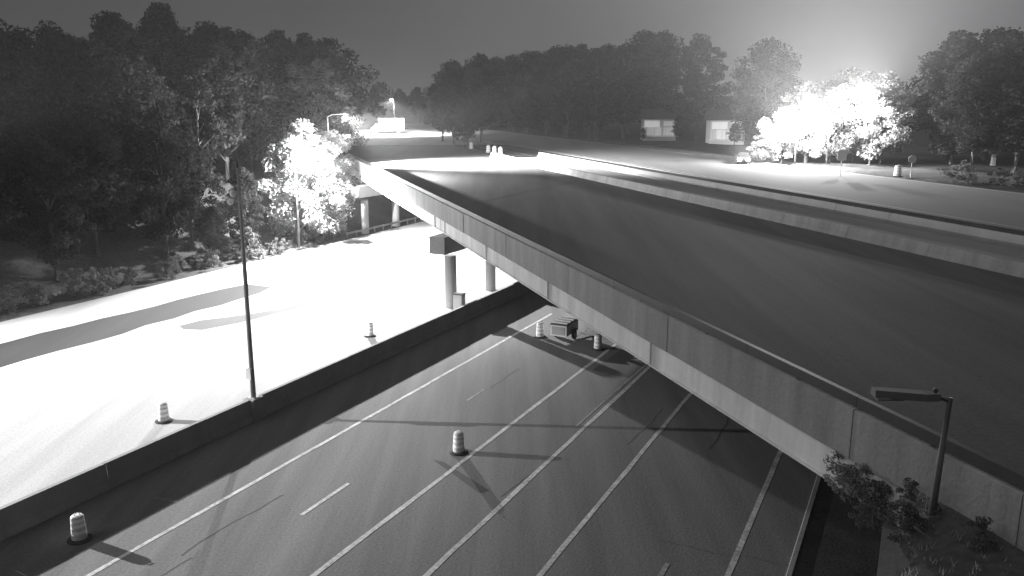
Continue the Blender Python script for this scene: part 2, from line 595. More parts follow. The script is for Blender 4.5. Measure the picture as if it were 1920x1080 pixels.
# piers: bents run along the highway, round columns under a deep cap
for off in (-35.0, -65.3):
    al0 = 59.4 if off > -40 else 89.9
    z1 = 6.2
    L = 33.0
    cap = MB()
    w = HW(off, al0)
    dirv = (ht[0], ht[1]); nv = (hn[0], hn[1])
    for (u0, u1, zb, zt) in ((-0.9, L, 4.35, z1),):
        vs = []
        for (u, v, z) in ((u0, -.7, zb + .45), (u1, -.7, zb), (u1, .7, zb), (u0, .7, zb + .45), (u0, -.7, zt), (u1, -.7, zt), (u1, .7, zt), (u0, .7, zt)):
            vs.append((w.x + dirv[0] * u + nv[0] * v, w.y + dirv[1] * u + nv[1] * v, z))
        cap.add(vs, [(3, 2, 1, 0), (4, 5, 6, 7), (0, 1, 5, 4), (1, 2, 6, 5), (2, 3, 7, 6), (3, 0, 4, 7)])
    inv = Matrix.Rotation(-BROT, 4, 'Z')
    cap.v = [tuple(inv @ Vector(v)) for v in cap.v]
    cap.build('pier_cap', M['concrete'], bridge)
    for p in np.linspace(16.6, 36.4, 8):
        s = s_at(off, p)
        if al0 - 0.5 < hw_of(*BR(p, s)[:2])[1] < al0 + L:
            bear = MB(); bear.box(p - .3, p + .3, s - .3, s + .3, z1, 6.295); bear.build('bearing_pad', M['girder_dark'], bridge)
    for kk in range(5):
        w = inv @ HW(off, al0 + 1.2 + 7.2 * kk)
        c = MB()
        c.lathe([(0.5, -0.05), (0.5, 4.4)], 20, w.x, w.y)
        c.build('column', M['concrete'], bridge, smooth=False)
# abutments under both ends
for off, nm in ((0.25, 'abutment'), (-78.6, 'abutment')):
    ab = MB()
    w0, w1 = inv @ HW(off, hw_of(*BR(15.1, s_at(off, 15.1))[:2])[1]), inv @ HW(off, hw_of(*BR(37.7, s_at(off, 37.7))[:2])[1])
    nn = inv @ Vector((hn[0], hn[1], 0)); d = 0.55 if off > -10 else -0.55
    vs = []
    for z in (-0.1, 6.28):
        vs += [(w0.x, w0.y, z), (w1.x, w1.y, z), (w1.x + nn.x * d, w1.y + nn.y * d, z), (w0.x + nn.x * d, w0.y + nn.y * d, z)]
    ab.add(vs, [(3, 2, 1, 0), (4, 5, 6, 7), (0, 1, 5, 4), (1, 2, 6, 5), (2, 3, 7, 6), (3, 0, 4, 7)])
    ab.build(nm, M['wall'], bridge)

# retaining wall that carries the bank the camera stands over
rw = thing('retaining_wall', 'tall concrete retaining wall below the near bank at the end of the bridge', 'wall', HW(0.0, 0), HROT)
pn = MB(); pn.box(-0.12, 0.18, 0.015, 4.985, -0.1, 6.45); pn.box(-0.17, 0.22, 0.015, 4.985, 6.45, 6.62)
pn_me = pn.mesh('wall_panel', M['wall'])
for k in range(-4, 5):
    link('wall_panel', pn_me, rw, (0, 1.5 + 5 * k, 0))

# ------------------------------------------------------------------ ramp deck and far roadway beyond the bridge
ramp = thing('ramp_bridge', 'narrow pale ramp deck with low barrier running beside the far parapet', 'bridge', BR(0, 0, 0), BROT)
r_ = MB(); r_.box(38.3, 44.9, -24, 129, 7.7, 8.17); r_.build('deck', M['deck2'], ramp)
bp = MB()
bp.extrude_y([(44.95, 7.7), (44.95, 8.4), (45.05, 8.5), (45.12, 8.88), (45.34, 8.88), (45.45, 7.7)], 0.012, 6.0 - 0.012)
bp_me = bp.mesh('barrier_panel', M['concrete'])
for k in range(-3, 21):
    link('barrier_panel', bp_me, ramp, (rng.uniform(-.015, .015), 6 * k + 3, rng.uniform(-.01, .01)))
sm = MB()
sm.box(44.6, 44.75, -24, 129, 8.172, 8.175)
sm.box(38.9, 39.05, -24, 129, 8.172, 8.175)
sm.build('edge_line', M['paint_old'], ramp)

med = MB(); med.box(45.5, 51.2, -60, 300, 7.0, 8.12)
tag(med.build('grass_median', M['grass'], None, BR(0, 0, 0), BROT), kind='structure')
fr = MB(); fr.box(51.2, 72.0, -60, 330, 7.0, 8.18)
farroad = tag(fr.build('far_roadway', M['far_road'], None, BR(0, 0, 0), BROT), kind='structure')
for p, m_ in ((52.0, 'paint'), (71.2, 'paint')):
    f = MB(); f.box(p, p + .2, -60, 330, 8.184, 8.187); f.build('edge_line', M[m_], farroad)
# approach road beyond the bridge and the lit cross street
strip('approach_road', M['asphalt_dark'], [BR(15.4, 131), BR(45.4, 131), BR(40, 168), BR(15.8, 172)], 8.17)  # darker surface paints in the unlit stretch between the lamps
strip('cross_street', M['concrete_road'], [BR(6, 177), BR(15.8, 172), BR(40, 168), BR(51.1, 166), BR(51.1, 262), BR(27, 266), BR(20, 266)], 8.2)

# ------------------------------------------------------------------ traffic drums
dr = thing('traffic_drum', 'plastic traffic drum', 'traffic drum', (0, 0, 0), 0, 'traffic drums set out in the work zone')
b = MB(); b.lathe([(0.46, 0), (0.46, 0.05), (0.36, 0.09), (0.30, 0.09)], 20); b.build('rubber_base', M['rubber'], dr)
b = MB(); b.lathe([(0.29, 0.09), (0.29, 0.3), (0.275, 0.305), (0.275, 0.56), (0.26, 0.565), (0.26, 0.8), (0.245, 0.805),
                   (0.24, 1.0), (0.2, 1.05), (0.1, 1.07)], 20)
b.build('drum_body', M['drum'], dr)
for z0, z1, r in ((0.33, 0.46, 0.279), (0.6, 0.73, 0.264), (0.83, 0.95, 0.248)):
    b = MB(); b.lathe([(r, z0), (r, z1)], 20); b.build('reflective_band', M['band'], dr)
b = MB(); b.tube([(-0.1, 0, 1.05), (-0.08, 0, 1.14), (0.08, 0, 1.14), (0.1, 0, 1.05)], 0.018, 6); b.build('handle', M['drum'], dr)
drums = [
    (-28.8, 20.3, 'traffic drum half in the shadow of the median barrier, nearest the camera'),
    (-35.9, 31.0, 'dark-looking traffic drum on the white carriageway left of the tall median pole'),
    (-19.5, 34.3, 'striped traffic drum alone in the middle of the near carriageway'),
    (-19.5, 54.1, 'bright traffic drum tucked under the bridge edge, right of the small trailer'),
    (-24.4, 55.2, 'slim bright traffic drum just left of the small trailer'),
    (-35.8, 50.0, 'traffic drum nearly lost in the glare on the white carriageway before the pier'),
]
for i, (o, a, lab) in enumerate(drums):
    if i == 0:
        dr.location = HW(o, a, 0.013); dr.rotation_euler = (0, 0, 0.7); dr['label'] = lab
    else:
        copy_thing(dr, HW(o, a, 0.013), rng.uniform(0, 6), lab)
for s, lab in ((151.5, 'pale traffic drum beside the dark tree at the far bridge end'),
               (140.2, 'first of three pale drums in the gap of the far parapet'),
               (136.4, 'middle of three pale drums in the gap of the far parapet'),
               (133.0, 'last of three pale drums in the gap of the far parapet')):
    d_ = copy_thing(dr, BR(40.0, s, 8.18), rng.uniform(0, 6), lab, (1.3, 1.3, 1.25))

# ------------------------------------------------------------------ small trailer under the bridge edge
tr = thing('equipment_trailer', 'small pale box trailer with ribbed dark lid standing between drums by the bridge', 'trailer', HW(-22.7, 54.6, 0.013), HROT)
b = MB(); b.box(-0.62, 0.62, 0, 2.3, 0.42, 1.22); b.build('trailer_body', M['trailer'], tr)
b = MB(); b.box(-0.5, 0.5, -0.03, 0.0, 0.52, 1.12); b.build('end_panel', M['steel'], tr)
b = MB(); b.box(-0.66, 0.66, -0.04, 2.34, 1.22, 1.3, (0.03, 0.03)); lid = b.build('lid', M['dark_steel'], tr)
for k in range(4):
    b = MB(); b.box(-0.6, 0.6, 0.2 + 0.6 * k, 0.42 + 0.6 * k, 1.3, 1.37, (0.03, 0.03)); b.build('lid_rib', M['trailer'], lid)
for sx in (-1, 1):
    b = MB()
    b.loft([[(sx * x, 1.25 + 0.32 * math.cos(q * math.pi / 9), 0.32 + 0.32 * math.sin(q * math.pi / 9)) for q in range(18)] for x in (0.64, 0.82)])
    wh = b.build('wheel', M['rubber'], tr)
    b = MB()
    b.loft([[(sx * x, 1.25 + 0.17 * math.cos(q * math.pi / 9), 0.32 + 0.17 * math.sin(q * math.pi / 9)) for q in range(18)] for x in (0.8, 0.835)])
    b.build('rim', M['steel'], wh)
    b = MB(); b.box(min(sx * .63, sx * .85), max(sx * .63, sx * .85), 0.85, 1.65, 0.66, 0.7); b.build('mudguard', M['dark_steel'], tr)
b = MB(); b.tube([(-0.5, 2.3, 0.45), (0, 3.4, 0.45), (0.5, 2.3, 0.45)], 0.04, 6); b.tube([(0, 3.3, 0.45), (0, 3.3, 0.0)], 0.03, 6)
b.build('drawbar', M['dark_steel'], tr)

# ------------------------------------------------------------------ posts and lamps
mp = thing('median_pole', 'tall slender steel pole with small unlit pale lamp heads standing on the median barrier', 'pole', HW(-31.8, 33.5, 1.2), HROT)
b = MB(); b.box(-.22, .22, -.22, .22, 0.005, 0.04); b.build('base_plate', M['steel'], mp)
b = MB(); b.tube([(0, 0, 0.04), (0, 0, 12.4)], [0.15, 0.075], 12); b.build('shaft', M['steel'], mp, smooth=True)
b = MB(); b.tube([(0, 0, 12.0), (0.35, 0, 12.15), (0.5, 0, 11.7), (0.28, 0, 11.3), (0, 0, 11.3)], 0.03, 8); b.build('loop_bracket', M['steel'], mp)
for dx, dy, zz in ((-.62, -.05, 10.7), (-.25, -.2, 11.15), (.42, .1, 11.0)):
    b = MB(); b.tube([(0, 0, zz - .12), (dx * .6, dy * .6, zz + .06), (dx, dy, zz + .1)], .025, 6); ha = b.build('head_arm', M['steel'], mp)
    b = MB(); b.lathe([(.05, zz + .12), (.15, zz + .04), (.17, zz - .1), (.1, zz - .22), (.02, zz - .25)], 12, dx, dy); b.build('lamp_head', M['white'], ha, smooth=True)
b = MB(); b.lathe([(0.085, 12.4), (0.05, 12.5), (0.02, 12.95)], 10); b.build('finial', M['dark_steel'], mp)
b = MB(); b.box(-0.16, 0.16, -0.27, -0.12, 1.1, 1.7); b.build('control_box', M['steel'], mp)


def street_lamp(label, loc, rot, h, arm, lit=True, group='street lamps', lens=None):
    t = thing('street_lamp', label, 'street lamp', loc, rot, group)
    q = MB(); q.box(-.25, .25, -.25, .25, 0, 0.06); q.build('base_plate', M['steel'], t)
    q = MB(); q.tube([(0, 0, 0.05), (0, 0, h * .5), (0, 0, h - .3)], [0.14, 0.11, 0.08], 12); q.build('pole', M['steel'], t, smooth=True)
    q = MB(); q.tube([(0, 0, h - .35), (arm * .3, 0, h - .08), (arm, 0, h)], [0.055, 0.05, 0.04], 8); q.build('arm', M['steel'], t)
    q = MB()
    rings = []
    for (x, wy, zt, zb) in ((arm - .1, .05, .04, -.04), (arm + .1, .12, .09, -.05), (arm + .45, .19, .11, -.05), (arm + .75, .13, .07, -.03), (arm + .85, .05, .03, -.02)):
        rings.append([(x, wy * math.cos(a_), h + (zt if math.sin(a_) > 0 else -zb) * math.sin(a_)) for a_ in np.linspace(0, 2 * math.pi, 13)[:-1]])
    q.loft(rings)
    lu = q.build('luminaire', M['steel'], t, smooth=True)
    q = MB()
    q.loft([[(arm + .42 + r * math.cos(a_), .65 * r * math.sin(a_), h - zz) for a_ in np.linspace(0, 2 * math.pi, 13)[:-1]]
            for r, zz in ((.26, .055), (.24, .11), (.15, .16), (.04, .175))])
    q.build('lens', M['lens_on'] if lit else M['glass'], lu)
    t.update_tag()
    hx = math.cos(rot) * (arm + .42); hy = math.sin(rot) * (arm + .42)
    return t, Vector(loc) + Vector((hx, hy, h - 0.32))


tA, hA = street_lamp('lit street lamp on the wooded shoulder of the white carriageway, nearest the camera', HW(-66.2, 21, 0.0), HROT, 11.3, 2.6)
tB, hB = street_lamp('lit street lamp blazing among leaves at the edge of the white carriageway', HW(-65.4, 78, 0.0), HROT, 11.5, 2.2)
tC, hC = street_lamp('lit street lamp on the bank beside the far left end of the bridge', BR(11.5, 119, 5.5), BROT, 9.6, 2.0)
EY = Vector((-29.3, 217.0, 8.2))
tE, hE = street_lamp('lit street lamp above the white truck on the far cross street', EY, R(120), 9.0, 1.6)


def hw_aim(src, dx, dy, dz):
    return src + Vector((hn[0] * dx + ht[0] * dy, hn[1] * dx + ht[1] * dy, dz))


def br_aim(src, dx, dy, dz):
    return src + Vector((bn[0] * dx + bt[0] * dy, bn[1] * dx + bt[1] * dy, dz))


lamp('lamp_light', 'SPOT', 280000, hA, hw_aim(hA, 1.0, 0.05, -0.85), 79, 0.3, tA, 0.15, batwing=1.5)
lamp('lamp_light', 'SPOT', 380000, hB, hw_aim(hB, 1.0, -0.1, -0.85), 79, 0.3, tB, 0.15, batwing=1.5)
lamp('lamp_spill', 'POINT', 52000, hB + Vector((0, 0, -0.1)), None, parent=tB, size=0.2)
lamp('glare_spot', 'SPOT', 100000, hB + Vector((.1, -.2, -.1)), Vector((-4, 0, 22)), 22, 0.9, tB, 0.25)  # added spot facing the camera, makes the lamp bloom in the haze
lamp('lamp_light', 'SPOT', 900000, hC, br_aim(hC, 13.0, -1.0, -7.2), 47, 1.0, tC, 0.15)
lamp('lamp_spill', 'POINT', 2500, hC + Vector((0, 0, -0.1)), None, parent=tC, size=0.2)
lamp('lamp_light', 'SPOT', 430000, hE, hE + Vector((-2, 3, -9)), 78, 0.3, tE, 0.2, batwing=1.0)
lamp('lamp_spill', 'POINT', 12000, hE, None, parent=tE, size=0.2)

# street lamps at the interchange on the right, half buried in bright trees
dl = [((39.8, 121.0), 6.0, 'street lamp in the white glare of the right-hand trees, lowest of the row'),
      ((44.8, 122.5), 7.2, 'street lamp in the white glare of the right-hand trees, middle of the row'),
      ((50.5, 121.5), 9.6, 'street lamp in the white glare of the right-hand trees, tallest of the row')]
for (x, y), h, lab in dl:
    tD, hD = street_lamp(lab, Vector((x, y, 8.0)), R(200), h, 1.2)
    lamp('glare_spot', 'SPOT', 750000, hD + Vector((-.1, -.2, .05)), hD + Vector((-37, -93, 46)), 30, 0.9, tD, 0.3)  # added spot tilted upwards, only there to build the glare in the haze
    lamp('lamp_light', 'POINT', 26000, hD + Vector((0, 0, -.1)), None, parent=tD, size=0.3)

# unlit lamp at the near end of the bridge
tN = thing('street_lamp', 'short unlit street lamp with flat blade head beside the parapet at lower right', 'street lamp', Vector((9.43, 17.62, 7.86)), R(180), 'street lamps')
b = MB(); b.box(-.15, .15, -.15, .15, -0.3, 0.05); b.build('base_plate', M['dull_steel'], tN)
b = MB(); b.tube([(0, 0, 0.0), (-.05, 0, 1.4), (-.12, 0, 2.75)], [0.085, 0.075, 0.065], 12); b.build('pole', M['dull_steel'], tN, smooth=True)
b = MB(); b.tube([(-.12, 0, 2.66), (0.12, 0, 2.74), (0.3, 0, 2.76)], 0.035, 8); b.build('arm', M['dark_steel'], tN)
b = MB()
b.loft([[(x, y_, z) for y_, z in ((-w_, 2.70 + e), (w_, 2.70 + e), (w_ * .9, 2.86 + e), (-w_ * .9, 2.86 + e))] for x, w_, e in ((0.15, .1, 0.0), (0.5, .17, 0.01), (1.0, .17, 0.05), (1.72, .15, 0.1))])
lh = b.build('luminaire', M['dull_steel'], tN)
b = MB(); b.box(1.02, 1.64, -.12, .12, 2.72, 2.752); b.build('lens', M['dull_steel'], lh)
b = MB(); b.lathe([(0.05, 2.87), (0.06, 2.93), (0.02, 2.97)], 8, 0.25, 0); b.build('photocell', M['dark_steel'], lh)

tN.scale = (.92, .92, 1.02)
# ------------------------------------------------------------------ guardrail along the wooded edge
grd = thing('guardrail', 'bright steel guardrail along the wooded edge of the white carriageway by the pier', 'guardrail', HW(-64.6, 0), HROT)
wprof = [(0.0, .5), (0.06, .56), (0.0, .62), (0.06, .68), (0.0, .75), (-.02, .75), (0.04, .68), (-.02, .62), (0.04, .56), (-.02, .5)]
for k in range(5):
    b = MB(); b.extrude_y(wprof, 86 + 5 * k + .004, 91 + 5 * k - .004); b.build('rail_beam', M['steel'], grd)
pst = MB(); pst.box(-.17, -.02, -.05, .05, 0, .78); pst_me = pst.mesh('post', M['steel'])
for k in range(13):
    link('post', pst_me, grd, (0, 86.3 + 2 * k, 0))

# cabinet by the median pier
cb = thing('utility_cabinet', 'small grey cabinet on the median beside the bridge column', 'cabinet', HW(-32.9, 58.3, 0.0), HROT)
b = MB(); b.box(-.4, .4, -.3, .3, 0.0, 1.75); b.build('cabinet_body', M['steel'], cb)
b = MB(); b.box(-.45, .45, -.35, .35, 1.75, 1.82, (.05, .05)); b.build('cabinet_lid', M['dark_steel'], cb)
b = MB(); b.box(-.34, .34, -.325, -.302, 0.15, 1.65); b.build('cabinet_door', M['steel'], cb)

# ------------------------------------------------------------------ signs on the right
sg = thing('road_sign', 'square white sign on a post below the glare at right', 'sign', BR(67.5, 85.0, 8.18), BROT + R(-14))
b = MB(); b.tube([(0, 0.05, -.02), (0, 0.05, 2.9)], 0.05, 8); b.build('post', M['steel'], sg)
b = MB(); b.box(-.56, .56, -.02, .01, 1.85, 2.95); pnl = b.build('sign_panel', M['white'], sg)
b = MB(); b.box(-.5, .5, -.026, -.0215, 1.91, 1.95); b.box(-.5, .5, -.026, -.0215, 2.85, 2.89); b.build('sign_border', M['band'], pnl)
sg2 = thing('round_sign', 'small pale round sign on a post at the edge of the right-hand forest', 'sign', BR(75.0, 82.0, 8.05), BROT + R(-14))
b = MB(); b.tube([(0, 0.05, -.05), (0, 0.05, 2.6)], 0.05, 8); b.build('post', M['steel'], sg2)
b = MB(); b.loft([[(.48 * math.cos(q), y_, 2.15 + .48 * math.sin(q)) for q in np.linspace(0, 2 * math.pi, 21)[:-1]] for y_ in (-.02, .01)]); b.build('sign_disc', M['drum'], sg2)
copy_thing(dr, BR(74.3, 83.4, 8.06), 1.0, 'bright traffic drum in front of the round sign at right', (1.5, 1.5, 1.25))

# ------------------------------------------------------------------ oncoming car with headlights
def make_car(label, loc, rot):
    t = thing('car', label, 'car', loc, rot)
    # local +Y forwards
    secs = [(-2.25, .72, .35, .78, .78), (-2.1, .84, .28, .95, .95), (-1.2, .88, .25, 1.0, 1.0), (0.9, .88, .25, .98, .98), (1.7, .86, .27, .9, .9), (2.2, .8, .3, .72, .72), (2.3, .7, .35, .62, .62)]
    q = MB(); q.loft([[(-w, y_, zb), (w, y_, zb), (w * 1.02, y_, (zb + zt) / 2), (w * .94, y_, zt), (-w * .94, y_, zt), (-w * 1.02, y_, (zb + zt) / 2)] for y_, w, zb, zt, _ in secs])
    body = q.build('body', M['car'], t)
    q = MB(); q.loft([[(-w, y_, zb), (w, y_, zb), (w * .84, y_, zt), (-w * .84, y_, zt)] for y_, w, zb, zt in ((-1.9, .78, .93, 1.0), (-1.3, .8, .97, 1.42), (0.1, .8, .97, 1.45), (0.95, .8, .95, 1.0))])
    q.build('cabin_glass', M['glass'], t)
    q = MB(); q.box(-.64, .64, -1.25, .05, 1.44, 1.475, (.04, .06)); q.build('roof', M['car'], t)
    for sx in (-1, 1):
        for yy in (-1.4, 1.42):
            q = MB(); q.loft([[(sx * x, yy + .33 * math.cos(a_), .33 + .33 * math.sin(a_)) for a_ in np.linspace(0, 2 * math.pi, 17)[:-1]] for x in (.7, .9)])
            w_ = q.build('wheel', M['rubber'], t)
            q = MB(); q.loft([[(sx * x, yy + .2 * math.cos(a_), .33 + .2 * math.sin(a_)) for a_ in np.linspace(0, 2 * math.pi, 13)[:-1]] for x in (.88, .915)]); q.build('rim', M['steel'], w_)
        q = MB(); q.loft([[(sx * .56 + r * math.cos(a_), y_, .62 + r * .75 * math.sin(a_)) for a_ in np.linspace(0, 2 * math.pi, 13)[:-1]] for r, y_ in ((.27, 2.2), (.26, 2.31), (.1, 2.36))])
        q.build('headlight', M['headlight'], t)
        q = MB(); q.box(min(sx * .9, sx * 1.08), max(sx * .9, sx * 1.08), .72, .84, .93, 1.06); q.build('mirror', M['car'], t)
    q = MB(); q.box(-.4, .4, 2.29, 2.32, .4, .55); q.build('grille', M['dark_steel'], t)
    return t


CARLOC = BR(68.0, 106.5, 8.19)
car = make_car('oncoming car with blazing headlights on the far roadway at right', CARLOC, BROT + R(180) - R(32))
cf = Matrix.Rotation(BROT + R(148), 4, 'Z')
for sx in (-.56, .56):
    s_ = CARLOC + cf @ Vector((sx, 2.45, .62))
    lamp('headlight_glare', 'SPOT', 260000, s_, s_ + cf @ Vector((0, 10, 2.4)), 13, 0.9, car, 0.1)  # tilted up off the road, added to bloom in the haze

# ------------------------------------------------------------------ box truck on the cross street
tk = thing('box_truck', 'white box truck standing in the lit cross street beyond the bridge', 'truck', Vector((-32.3, 232, 8.2)), R(8))
b = MB(); b.box(-3.2, 3.4, -1.2, 1.2, 1.15, 3.9); b.build('cargo_box', M['white'], tk)
b = MB(); b.loft([[(x, -1.05, .55), (x, 1.05, .55), (x, 1.0, zt), (x, -1.0, zt)] for x, zt in ((-3.3, 2.5), (-4.2, 2.5), (-4.55, 1.75), (-5.3, 1.55), (-5.4, .9))]); cabt = b.build('cab', M['white'], tk)
b = MB(); b.box(-4.1, -3.5, -1.062, -1.03, 1.7, 2.3); b.build('side_window', M['glass'], cabt)
b = MB(); b.box(-3.3, 3.3, -.8, .8, .75, 1.15); b.build('chassis', M['dark_steel'], tk)
for xx in (-4.3, 2.0):
    for sy in (-1, 1):
        b = MB(); b.loft([[(xx + .48 * math.cos(a_), sy * y_, .48 + .48 * math.sin(a_)) for a_ in np.linspace(0, 2 * math.pi, 17)[:-1]] for y_ in (.8, 1.12)]); b.build('wheel', M['rubber'], tk)

# ------------------------------------------------------------------ pale buildings in the trees
def house(label, loc, rot, w, h, dep):
    t = thing('house', label, 'house', loc, rot, 'pale houses among the dark trees')
    q = MB(); q.box(0, w, 0, dep, -0.5, h); wall = q.build('wall', M['siding'], t)
    q = MB(); q.loft([[(x, -.5, h + .004), (x, dep + .5, h + .004), (x, dep / 2, h + 2.2)] for x in (-.5, w + .5)]); q.build('roof', M['shingle'], t)
    for (x0, x1, z0, z1, n, mt_) in ((.3, w * .5, h - 1.75, h - .3, 2, 'window_lit'), (w * .62, w - .4, h - 1.5, h - .4, 2, 'window_dim'),
                                (w * .12, w * .55, .75, 2.5, 2, 'window_dim'), (w * .62, w - .35, .75, 2.5, 2, 'window_dim')):
        q = MB(); q.box(x0 - .09, x1 + .09, -.05, -.002, z0 - .09, z1 + .09); fr_ = q.build('window', M['white'], t)
        pw = (x1 - x0) / n
        for k in range(n):
            q = MB(); q.box(x0 + k * pw + .04, x0 + (k + 1) * pw - .04, -.06, -.0505, z0, z1); q.build('pane', M[mt_], fr_)
    q = MB(); q.box(-.2, w + .2, -1.2, -.06, .45, .6); q.build('porch_slab', M['white'], t)
    for k in range(4):
        q = MB(); q.box(.1 + k * (w - .3) / 3, .22 + k * (w - .3) / 3, -1.15, -1.03, .6, h / 2 + .4); q.build('porch_post', M['white'], t)
    return t


house('pale two storey house with lit upper windows standing alone in the dark trees', (29.6, 196, 8.4), R(-4), 7.4, 4.3, 6)
house('pale two storey house half hidden by the glare, right of the other house', (41.4, 181, 8.3), R(-4), 7.0, 4.5, 6)

# ------------------------------------------------------------------ trees
def tree_meshes(seed, h, rad, base, n_clump, n_leaf, leaf, spread=1.0, conifer=False):
    """trunk with limbs, and a crown of leaf clumps round the branch ends"""
    r = random.Random(seed); nr = np.random.default_rng(seed)
    tb = MB()
    pts = []; x = y = 0.0
    for i in range(6):
        pts.append((x, y, h * .82 * i / 5 - (0.4 if i == 0 else 0))); x += r.uniform(-.25, .25) * h / 18; y += r.uniform(-.25, .25) * h / 18
    r0 = 0.020 * h
    tb.tube(pts, [r0 * (1.25 if i == 0 else 1) * (1 - i / 6.2) for i in range(6)], 8)
    cen = []
    for k in range(n_clump):
        u = (k + r.random()) / n_clump
        z = base + (h - base) * u
        if conifer:
            env = (1 - u) ** .8 * 1.0 + .06
        else:
            env = math.sin(math.pi * min(1, (u * .88 + .13))) ** .62
        a = k * 2.39996 + r.uniform(-.5, .5)
        q = rad * env * (r.random() ** .45) * r.uniform(.78, 1.18) * (1 + .22 * math.sin(2 * a + seed) + .16 * math.sin(3 * a + 5 * u + 2 * seed))
        cen.append((q * math.cos(a), q * math.sin(a), z + r.uniform(-.6, .6)))
    for c_ in cen[::3]:
        zb = max(base * .75, c_[2] - math.hypot(c_[0], c_[1]) * .7 - .3)
        t = min(1, zb / (h * .82)); i = min(4, int(t * 5)); f = t * 5 - i
        p0 = Vector(pts[i]).lerp(Vector(pts[i + 1]), f)
        mid = p0.lerp(Vector(c_), .55) + Vector((r.uniform(-.3, .3), r.uniform(-.3, .3), .25))
        tb.tube([p0, mid, c_], [r0 * .34, r0 * .2, r0 * .06], 5, False)
    tm = tb.mesh('trunk', M['bark'])
    cen = np.array(cen)
    cr = rad * .30 * spread
    N = n_clump * n_leaf
    cc = np.repeat(cen, n_leaf, 0)
    size_c = np.repeat(nr.uniform(.6, 1.25, n_clump), n_leaf)[:, None]
    d = nr.normal(size=(N, 3)); d /= np.linalg.norm(d, axis=1)[:, None]
    off = d * (nr.random((N, 1)) ** .4) * cr * size_c * np.array([1, 1, .72])
    P = cc + off
    n = d * .6 + nr.normal(size=(N, 3)) * .7 + np.array([0, 0, .35]); n /= np.linalg.norm(n, axis=1)[:, None]
    a = np.cross(n, nr.normal(size=(N, 3))); a /= np.linalg.norm(a, axis=1)[:, None]
    b_ = np.cross(n, a)
    L = leaf * nr.uniform(.6, 1.35, (N, 1))
    a = a * L; b_ = b_ * L * .62
    V = np.stack([P - a, P - b_ * .9 + a * .1, P + a, P + b_ * .9 + a * .1], 1).reshape(-1, 3)
    me = bpy.data.meshes.new('crown')
    me.vertices.add(4 * N); me.vertices.foreach_set('co', V.astype(np.float32).ravel())
    me.loops.add(4 * N); me.loops.foreach_set('vertex_index', np.arange(4 * N, dtype=np.int32))
    me.polygons.add(N); me.polygons.foreach_set('loop_start', np.arange(0, 4 * N, 4, dtype=np.int32))
    me.update(); me.validate()
    return tm, me


PROTO = []
for sd, h, rad, base, nc in ((1, 18, 5.2, 4.0, 70), (2, 20, 4.6, 4.5, 72), (3, 16, 5.6, 3.0, 66), (4, 21, 5.0, 5.0, 74), (5, 17, 4.2, 2.6, 64), (6, 19, 5.8, 4.5, 76)):
    tm, cm = tree_meshes(sd, h, rad, base, nc, 150, 0.27)
    cm.materials.append(M['leaf']); PROTO.append((h, tm, cm))
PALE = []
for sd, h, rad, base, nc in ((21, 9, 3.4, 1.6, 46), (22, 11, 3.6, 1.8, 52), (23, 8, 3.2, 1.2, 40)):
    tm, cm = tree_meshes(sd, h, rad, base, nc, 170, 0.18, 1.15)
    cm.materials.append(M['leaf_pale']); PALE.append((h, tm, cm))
SHRUB = []
for sd, h, rad in ((31, 1.8, 1.3), (32, 1.3, 1.0), (33, 2.4, 1.4)):
    tm, cm = tree_meshes(sd, h, rad, 0.15, 20, 60, 0.11, 1.2)
    cm.materials.append(M['leaf_shrub']); SHRUB.append((h, tm, cm))


def plant(lib, idx, loc, height, label, group, name='tree', cat='tree', wide=1.0):
    h, tm, cm = lib[idx % len(lib)]
    t = thing(name, label, cat, loc, rng.uniform(0, 6.28), group)
    s = height / h
    e = rng.uniform(.86, 1.16)
    t.scale = (s * wide * e, s * wide / e, s)
    link('trunk' if name != 'shrub' else 'stem', tm, t)
    link('crown' if name != 'shrub' else 'foliage', cm, t)
    return t


def gz(x, y):
    o, a = hw_of(x, y)
    return ground_z(o, a)


def wood_row(pts, hts, label, group, lib=None, wide=1.0):
    for (x, y), h in zip(pts, hts):
        plant(lib or PROTO, rng.randrange(60), (x, y, gz(x, y) - .1), h, label, group, wide=wide)


# left forest in rows climbing the bank
GL = 'trees of the forest on the left bank'
for off, step, lab, lo, hi, a0, a1 in (
        (-71.5, 6.0, 'leafy tree in the front row of the dark left forest, beside the white carriageway', 13, 17, 8, 72),
        (-77.5, 6.5, 'dark leafy tree in the middle rows of the left forest', 16, 19.5, 2, 104),
        (-85, 7.0, 'dark leafy tree in the middle rows of the left forest', 16, 20, 2, 112),
        (-94, 8.0, 'tall dark tree on the skyline of the left forest', 17, 21, 6, 128)):
    a = a0
    while a < a1:
        o = off + rng.uniform(-1.5, 1.5); aa = a + rng.uniform(-1.5, 1.5)
        w = HW(o, aa)
        plant(PROTO, rng.randrange(60), (w.x, w.y, ground_z(o, aa) - .1), rng.uniform(lo, hi) * (1.02 if off < -80 and 78 < aa < 118 else .84), lab, GL)
        a += step
# lower trees stepping down towards the bridge end
for (px_, yy, h, lab) in ((-31, 128, 13, 'dark tree where the left forest steps down behind the lamp'),
                          (-33, 140, 12.5, 'rounded dark tree behind the far left end of the bridge'),
                          (-37, 150, 11, 'low dark tree last in the left forest edge'),
                          (-43, 165, 13, 'dark tree behind the lit lamp leaves, near the cross street'),
                          (-52, 150, 16, 'broad dark tree behind the blazing lamp'),
                          (-47, 132, 16, 'tall dark tree directly behind the blazing lamp')):
    plant(PROTO, rng.randrange(60), (px_, yy, gz(px_, yy) - .1), h, lab, None)
